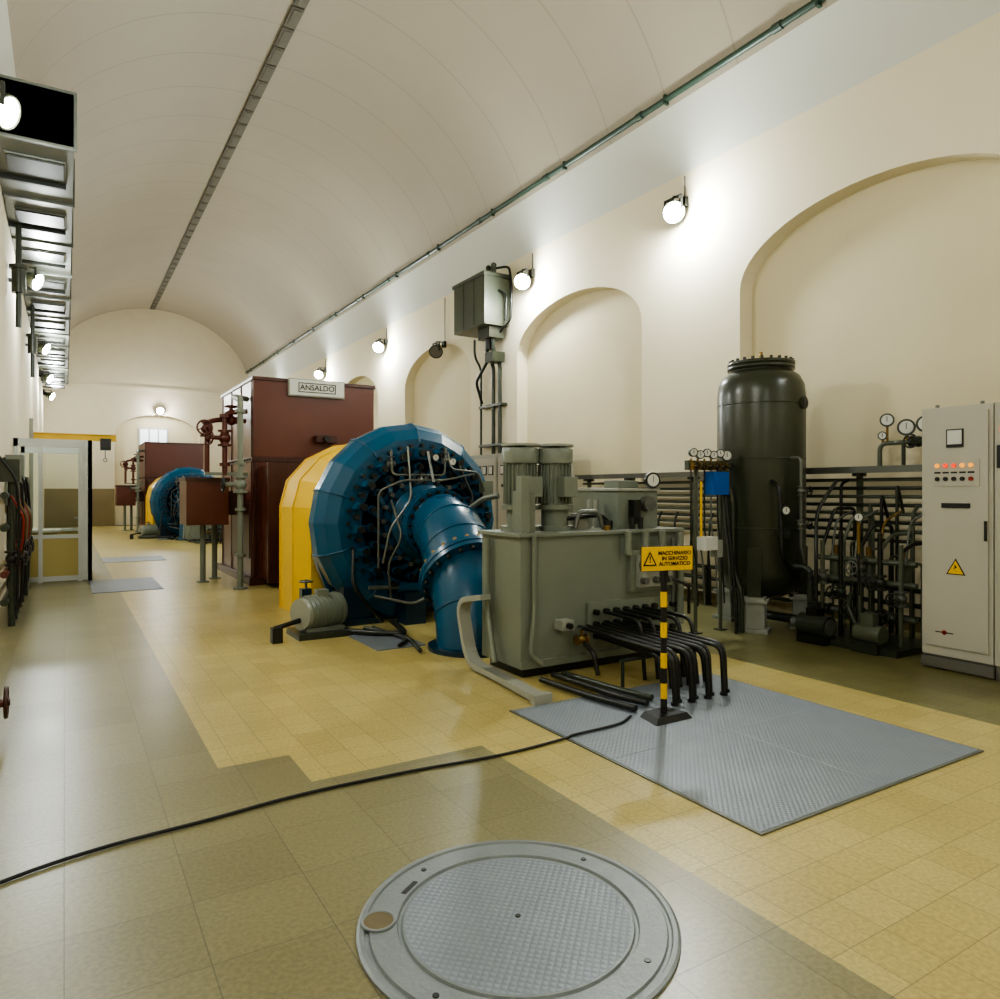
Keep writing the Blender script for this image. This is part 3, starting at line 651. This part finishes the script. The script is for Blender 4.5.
b.gauge((vx-.36, vy-.57, 1.3), (-.4, -1, 0), .05, DARK)
b.make('pressure_vessel')
# ------------------------------------------------------------------ gauge rack
b = B()
gx, gy = 5.8, 5.35
for dx in (-.12, .26): b.cyl((gx+dx, gy, 0), (gx+dx, gy, 1.8), .02, PIPE_G, n=8); b.box(gx+dx-.05, gx+dx+.05, gy-.05, gy+.05, 0, .012, DARK)
b.box(gx-.25, gx+.34, gy-.03, gy+.03, 1.72, 1.82, PIPE_G)
for i in range(6):
    x = gx-.22+.1*i
    b.gauge((x, gy-.05, 1.9-.02*(i % 2)), (-.5, -1, 0), .046 if i < 5 else .062, DARK); b.cyl((x, gy-.03, 1.84), (x, gy-.03, 1.72), .012, BRONZE, n=6)
    b.valve((x, gy-.06, 1.76), (0, 0, 1), .014, BRONZE, BLACK, stem=(0, -1, 0))
    b.tube([(x, gy-.03, 1.72), (x, gy-.03, 1.0+.05*i), (x+.05, gy-.05, .8), (x+.05, gy-.08, .3)], .009, STEEL_D if i % 2 else BLACK, n=6, fil=.08)
b.box(gx-.02, gx+.21, gy-.16, gy-.04, 1.46, 1.7, BBOX)
b.box(gx-.12, gx+.06, gy-.14, gy-.02, .88, 1.02, WHT); b.box(gx+.08, gx+.16, gy-.12, gy-.02, .8, .98, GRY_L)
b.cyl((gx-.1, gy-.06, 1.02), (gx-.1, gy-.06, 1.6), .012, SGN, n=8)
b.tube([(gx+.2, gy-.05, 1.75), (gx+.28, gy-.15, 1.4), (gx+.27, gy-.15, .7), (gx+.3, gy-.25, .4), (gx+.3, gy-.25, 0.01)], .03, DARK, fil=.1)
b.tube([(gx+.2, gy-.1, 1.6), (gx+.2, gy-.2, .8), (gx+.22, gy-.25, .25), (gx+.22, gy-.25, 0.01)], .022, BLACK, fil=.1)
b.make('gauge_rack')
# ------------------------------------------------------------------ pipe rack
b = B()
zs = [1.62, 1.53, 1.44, 1.35, 1.26, 1.17, 1.08, .98]
for i, z in enumerate(zs):
    b.cyl((7.36, 3.0, z), (7.36, 9.4, z), .019, [PIPE_G, DARK, PIPE_G, DARK][i % 4], n=8)
b.box(7.2, 7.48, 3.2, 9.4, 1.70, 1.73, STEEL_D); b.box(7.18, 7.2, 3.2, 9.4, 1.69, 1.76, STEEL_D)
for y in (3.4, 4.6, 5.9, 7.0, 8.3, 9.3):
    b.box(7.38, 7.43, y-.025, y+.025, 0, 1.72, PIPE_G)
    b.box(7.3, 7.49, y-.025, y+.025, 1.66, 1.7, PIPE_G)
for i in range(9):
    y = 3.5+.15*i; x = 7.26-.02*(i % 3); zt = 1.58-.1*(i % 4)
    b.tube([(7.36, y, zs[i % 8]), (x, y, zt), (x, y, .02)], .017, [PIPE_G, DARK, BLACK][i % 3], fil=.08, n=7)
for y, z in ((6.3, .35), (6.3, .22), (6.3, .5)): b.cyl((7.26, 3.5, z), (7.26, 8.8, z), .026, DARK, n=8)
for y in (6.6, 7.4, 8.4): b.box(7.2, 7.3, y, y+.05, 0, .52, DARK)
for i in range(6):
    y = 6.3+.32*i; b.tube([(7.36, y, 1.2), (7.3, y, 1.1), (7.26, y, .5)], .016, DARK, fil=.06, n=6)
b.make('pipe_rack')
# ------------------------------------------------------------------ valve skid
b = B()
b.box(6.35, 7.1, 3.6, 4.6, 0, .06, DARK)
for i in range(5):
    y = 3.7+.2*i
    b.cyl((6.6, y, .06), (6.6, y, 1.0+.1*(i % 2)), .022, [PIPE_G, BLACK][i % 2], n=8); b.valve((6.6, y, .5+.13*(i % 3)), (0, 0, 1), .028, DARK if i % 2 else STEEL_D, STEEL_D if i == 2 else BLACK, stem=(-1, 0, 0))
    b.tube([(6.6, y, .93), (6.8, y, 1.0+.08*i), (7.15, y, 1.0+.08*i), (7.15, y, .06)], .018, PIPE_G if i % 2 else BLACK, fil=.08)
    b.tube([(6.85, y+.05, .06), (6.85, y+.05, .8+.06*i), (7.05, y+.05, .8+.06*i), (7.05, y+.05, .06)], .013, DARK if i % 2 else PIPE_G, fil=.06, n=6)
for z in (.3, .62, .82): b.cyl((6.68, 3.6, z), (6.68, 4.62, z), .028, PIPE_G, n=10)
for y in (3.75, 4.1, 4.45):
    b.cyl((6.75, y, .62), (6.75, y, .86), .06, PIPE_G, n=14); b.cyl((6.75, y, .86), (6.75, y, .95), .026, BRONZE, n=8)
    b.valve((6.66, y+.08, .3), (0, 1, 0), .03, DARK, BLACK, stem=(-1, 0, .2))
b.cyl((6.35, 4.25, .17), (6.35, 4.56, .17), .11, DARK, n=18); b.box(6.25, 6.45, 4.25, 4.55, 0, .08, BLACK); b.cyl((6.35, 4.56, .17), (6.35, 4.66, .17), .05, STEEL_D)
b.cyl((6.35, 4.24, .17), (6.35, 4.25, .17), .08, STEEL_D, n=18); b.box(6.3, 6.42, 4.36, 4.48, .26, .34, BLACK)
b.cyl((6.4, 3.75, .17), (6.4, 4.0, .17), .09, PIPE_G, n=18); b.box(6.3, 6.5, 3.75, 4.0, 0, .1, DARK); b.box(6.35, 6.45, 3.82, 3.94, .22, .36, PIPE_G)
b.tube([(6.4, 4.0, .2), (6.4, 4.1, .4), (6.55, 4.15, .5)], .026, DARK, fil=.05)
b.tube([(6.35, 4.4, .3), (6.35, 4.4, .9), (6.5, 4.5, 1.3), (6.9, 4.55, 1.6)], .018, BLACK, fil=.15)
b.cyl((6.5, 4.05, .9), (6.5, 4.05, 1.2), .018, BRONZE, n=8); b.cyl((6.5, 4.05, .5), (6.5, 4.05, .9), .012, BLACK, n=8); b.gauge((6.5, 4.05, 1.25), (-1, -.6, 0), .045, DARK)
for i in range(4): b.tube([(6.68, 3.7+.25*i, .82), (6.78, 3.72+.25*i, 1.2), (7.15, 3.75+.25*i, 1.3)], .012, BRONZE if i == 1 else STEEL_D, fil=.1, n=6)
b.make('valve_skid')
b = B()
b.tube([(7.36, 4.35, 1.74), (7.36, 4.35, 2.0), (7.36, 3.8, 2.0), (7.36, 3.8, 1.9)], .025, PIPE_G, fil=.08)
b.tube([(7.36, 4.1, 2.0), (7.36, 4.1, 1.74)], .02, DARK)
for y, z, r in ((4.27, 2.24, .07), (4.07, 2.15, .085), (3.88, 2.17, .085), (4.32, 2.08, .045)):
    b.cyl((7.36, y, 2.0), (7.36, y, z), .014, BRONZE, n=6); b.gauge((7.36, y, z), (-1, -.5, 0), r, DARK)
b.valve((7.36, 3.95, 2.0), (0, 1, 0), .03, DARK, BLACK, stem=(-1, 0, 0))
b.make('pressure_gauges')
# ------------------------------------------------------------------ control cabinet
b = B()
for (ya, yb) in ((2.79, 3.34), (2.0, 2.78), (1.2, 1.99)):
    b.box(6.28, 6.95, ya, yb, .12, 2.2, CAB); b.box(6.262, 6.28, ya+.03, yb-.03, .2, 2.15, CAB)
    b.box(6.3, 6.93, ya, yb, 0, .12, CAB_D); b.box(6.25, 6.27, ya+.035, ya+.055, 1.1, 1.26, BLACK)
b.box(6.26, 6.28, 2.78, 3.34, .02, .1, CAB_D)
F = 6.262
b.box(F-.012, F, 3.0, 3.13, 1.86, 2.01, RUB); b.box(F-.014, F-.012, 3.01, 3.12, 1.885, 2.0, WHT)
b.box(F-.008, F, 2.88, 3.24, 1.54, 1.76, CAB)
for i in range(5):
    y = 3.2-.065*i; b.cyl((F-.02, y, 1.71), (F, y, 1.71), .018, [PILOT_Y, PILOT_R, PILOT_R, PILOT_Y, PILOT_Y][i], n=10)
    b.cyl((F-.02, y, 1.6), (F, y, 1.6), .018, RUB if i < 4 else REDB, n=10); b.box(F-.01, F, y-.025, y+.025, 1.645, 1.66, RUB)
b.box(F-.01, F, 2.95, 3.17, 1.36, 1.40, RUB)
b.prism([(-.075, -.06), (.075, -.06), (0, .075)], lambda p: (F, 3.06+p[0], .87+p[1]), lambda p: (F-.003, 3.06+p[0], .87+p[1]), RUB)
b.prism([(-.06, -.052), (.06, -.052), (0, .058)], lambda p: (F-.003, 3.06+p[0], .87+p[1]), lambda p: (F-.005, 3.06+p[0], .87+p[1]), SGN)
b.prism([(-.008, -.035), (.01, -.005), (-.012, .005), (.008, .035), (.0, .0), (.018, .0)], lambda p: (F-.005, 3.06+p[0], .865+p[1]), lambda p: (F-.006, 3.06+p[0], .865+p[1]), RUB)
b.cyl((F-.003, 3.15, .32), (F, 3.15, .32), .02, REDB, n=12); b.box(F-.003, F, 3.08, 3.22, .316, .324, RUB)
b.cyl((F-.03, 2.7, 1.98), (F, 2.7, 1.98), .025, PILOT_R, n=12)
b.box(F-.02, F, 2.55, 2.75, 1.68, 1.86, RUB)
b.cyl((6.35, 3.25, 2.2), (6.35, 3.25, 2.23), .015, STEEL_D); b.cyl((6.35, 2.9, 2.2), (6.35, 2.9, 2.23), .015, STEEL_D)
b.make('control_cabinet', bevel=.006)
b = B()
for y0 in (9.6, 10.5, 11.4, 12.3):
    b.box(6.9, 7.3, y0, y0+.88, 0, 2.2, GRY_L); b.box(6.885, 6.9, y0+.04, y0+.84, .15, 2.12, CAB)
    for k in range(3):
        b.box(6.87, 6.885, y0+.12+.24*k, y0+.28+.24*k, 1.8, 1.98, RUB); b.box(6.865, 6.87, y0+.14+.24*k, y0+.26+.24*k, 1.82, 1.96, WHT)
        b.cyl((6.865, y0+.2+.24*k, 1.6), (6.885, y0+.2+.24*k, 1.6), .03, RUB, n=10)
b.make('instrument_cabinet', bevel=.005)
b = B()
b.box(5.55, 5.95, 6.6, 7.3, 0, 1.5, GRY); b.box(5.53, 5.97, 6.58, 7.32, 1.5, 1.54, GRY_L); b.box(5.56, 5.94, 6.585, 6.6, .2, 1.4, GRY_L)
b.make('junction_cubicle', bevel=.005)
# ------------------------------------------------------------------ transformer box
b = B()
b.box(6.88, 7.45, 11.85, 13.1, 4.72, 5.7, OLIVE_L); b.box(6.85, 7.47, 11.82, 13.13, 5.66, 5.73, OLIVE_L)
for i in range(2): b.box(6.87, 6.88, 12.25+.42*i, 12.27+.42*i, 4.76, 5.66, OLIVE_L)
for i in range(2): b.cyl((7.15, 11.95+.2*i, 5.73), (7.15, 11.95+.2*i, 5.88), .05, OLIVE); b.sph((7.15, 11.95+.2*i, 5.9), .06, OLIVE, n=6)
b.tube([(7.15, 12.0, 5.85), (7.35, 11.7, 5.85), (7.35, 11.6, 5.4), (7.35, 11.65, 4.8), (7.3, 12.0, 4.6)], .025, BLACK, fil=.1)
b.tube([(7.2, 11.84, 5.4), (7.3, 11.72, 5.3), (7.3, 11.75, 4.8)], .03, BLACK, fil=.1)
b.box(7.05, 7.4, 11.95, 12.4, 4.5, 4.72, OLIVE); b.cyl((7.2, 12.2, 4.5), (7.2, 12.2, 4.3), .08, BLACK)
for i, y in enumerate((12.05, 12.3, 12.8)):
    b.tube([(7.2, y, 4.6), (7.2, y, 4.25), (7.4, y+.08, 4.05), (7.4, y+.08, 2.2)], .04 if i < 2 else .025, DARK, fil=.15)
b.box(7.15, 7.44, 12.0, 12.3, 4.05, 4.25, OLIVE)
b.tube([(7.2, 12.25, 4.1), (7.12, 12.6, 3.7), (7.35, 12.75, 3.3)], .03, BLACK, fil=.1)
for z in (2.4, 3.2): b.box(7.35, 7.495, 12.0, 12.9, z, z+.05, DARK)
b.box(7.44, 7.495, 11.9, 12.9, 4.9, 5.6, DARK)
b.make('transformer_box', bevel=.008)
# ------------------------------------------------------------------ glazed booth
b = B()
bx0, bx1, by0, by1, bt = XL+.005, .4, 13.8, 16.2, 2.35
def frame_y(y, x0, x1):
    for x in (x0, x1-.06): b.box(x, x+.06, y, y+.06, 0, bt, ALU)
    b.box(x0, x1, y, y+.06, bt-.13, bt, ALU); b.box(x0, x1, y, y+.06, .02, .1, ALU); b.box(x0, x1, y, y+.06, .72, .78, ALU)
frame_y(by0, bx0, bx1)
b.box(.2, .26, by0-.01, by0+.06, 0, bt, ALU); b.box(-.36, -.3, by0-.01, by0+.06, 0, bt, ALU)
b.box(-.3, .2, by0+.01, by0+.04, .1, .72, TANYEL); b.box(-.69, -.36, by0+.01, by0+.04, .1, .72, TANYEL)
b.box(.26, .34, by0+.01, by0+.04, .1, 2.25, ALU)
b.box(-.3, .2, by0+.025, by0+.032, .78, 2.22, GLASS); b.box(-.64, -.36, by0+.025, by0+.032, .78, 2.22, GLASS)
for y in (by0, 15.0, by1-.06): b.box(bx1-.06, bx1, y, y+.06, 0, bt, ALU)
b.box(bx1-.06, bx1, by0, by1, bt-.13, bt, ALU); b.box(bx1-.06, bx1, by0, by1, .0, .1, ALU); b.box(bx1-.05, bx1-.01, by0, by1, .1, .75, TANYEL)
b.box(bx1-.035, bx1-.028, by0+.06, by1-.06, .78, 2.22, GLASS)
frame_y(by1-.06, bx0, bx1); b.box(-.64, .34, by1-.04, by1-.03, .78, 2.22, GLASS); b.box(-.64, .34, by1-.05, by1-.02, .1, .72, TANYEL)
b.cyl((.14, by0-.05, 1.05), (.2, by0-.05, 1.05), .015, STEEL); b.cyl((.16, by0-.05, 1.05), (.16, by0, 1.05), .012, STEEL)
b.box(-.6, -.1, 15.3, 15.9, 0, .75, TANYEL); b.box(-.65, -.05, 15.25, 15.95, .75, .79, WHT)
b.make('glazed_booth')
b = B(); b.box(XL+.005, 1.1, 20.0, 20.1, 2.72, 2.86, YEL); b.box(XL+.005, 1.1, 19.96, 20.14, 2.86, 2.88, YEL); b.box(XL+.005, XL+.08, 19.95, 20.15, 0, 3.2, GRY_L)
b.box(.75, .98, 19.9, 20.15, 2.5, 2.78, BLACK); b.cyl((.86, 20.02, 2.5), (.86, 20.02, 2.3), .012, STEEL); b.tor((.86, 20.02, 2.26), (0, 1, 0), .04, .012, STEEL)
b.make('jib_hoist')
# ------------------------------------------------------------------ left valve rack
b = B()
for i, y in enumerate((9.6, 10.1, 10.6, 11.1, 11.6)):
    b.cyl((-.5, y, 0), (-.5, y, 1.6), .035, [DARK, BLACK, STEEL_D, RED_D, BLACK][i], n=10)
    b.valve((-.5, y, .75+.1*(i % 2)), (0, 0, 1), .032, [BLACK, REDV, DARK, BLACK, STEEL_D][i], BLACK, stem=(.8, -.2, 0))
for z in (.3, .6, 1.1, 1.45): b.cyl((-.55, 9.3, z), (-.55, 13.4, z), .04, DARK if z != .6 else REDV, n=10)
for y in (9.4, 10.35, 11.3, 12.2): b.tube([(-.62, y, 1.9), (-.45, y, 1.65), (-.42, y+.1, 1.2), (-.45, y+.2, .2), (-.5, y+.2, 0)], .016, RUB, fil=.1, n=6)
for i in range(8): y = 9.5+.3*i; b.tube([(-.5, y, 1.45), (-.38, y+.05, 1.2), (-.4, y+.1, .9-.05*i), (-.5, y+.1, .6)], .012, [REDB, BLACK, BRONZE, STEEL_D][i % 4], fil=.08, n=6)
b.box(-.69, -.42, 9.5, 9.9, 1.6, 1.85, OLIVE); b.box(-.69, -.45, 12.3, 13.3, .0, 1.7, DARK); b.box(-.69, -.48, 11.9, 12.3, 1.3, 2.0, GRY)
b.make('valve_manifold')
b = B(); b.cyl((-.55, 5.25, 0), (-.55, 5.25, .5), .05, DARK); b.valve((-.5, 5.25, .22), (0, 1, 0), .04, REDV, RED_D, stem=(1, 0, 0)); b.cyl((-.5, 5.0, .22), (-.5, 5.5, .22), .035, RED_D); b.cyl((-.62, 5.25, .4), (-.4, 5.25, .4), .03, BLACK)
b.wheel((-.36, 5.25, .36), (1, 0, 0), .1, BLACK); b.cyl((-.55, 5.25, .36), (-.36, 5.25, .36), .015, BLACK)
b.make('drain_valve')
# ------------------------------------------------------------------ world + camera
w = bpy.data.worlds.new('world'); scene.world = w; w.use_nodes = True
w.node_tree.nodes['Background'].inputs[0].default_value = (.02, .02, .02, 1)
cam = bpy.data.cameras.new('camera'); cam.sensor_width = 36; cam.lens = 25.7; cam.shift_y = -.0085; cam.clip_end = 200; cam.clip_start = .05
co = bpy.data.objects.new('camera', cam); scene.collection.objects.link(co)
co.location = (0, 0, 1.5); co.rotation_euler = (PI/2, 0, -math.radians(31.4))
scene.camera = co
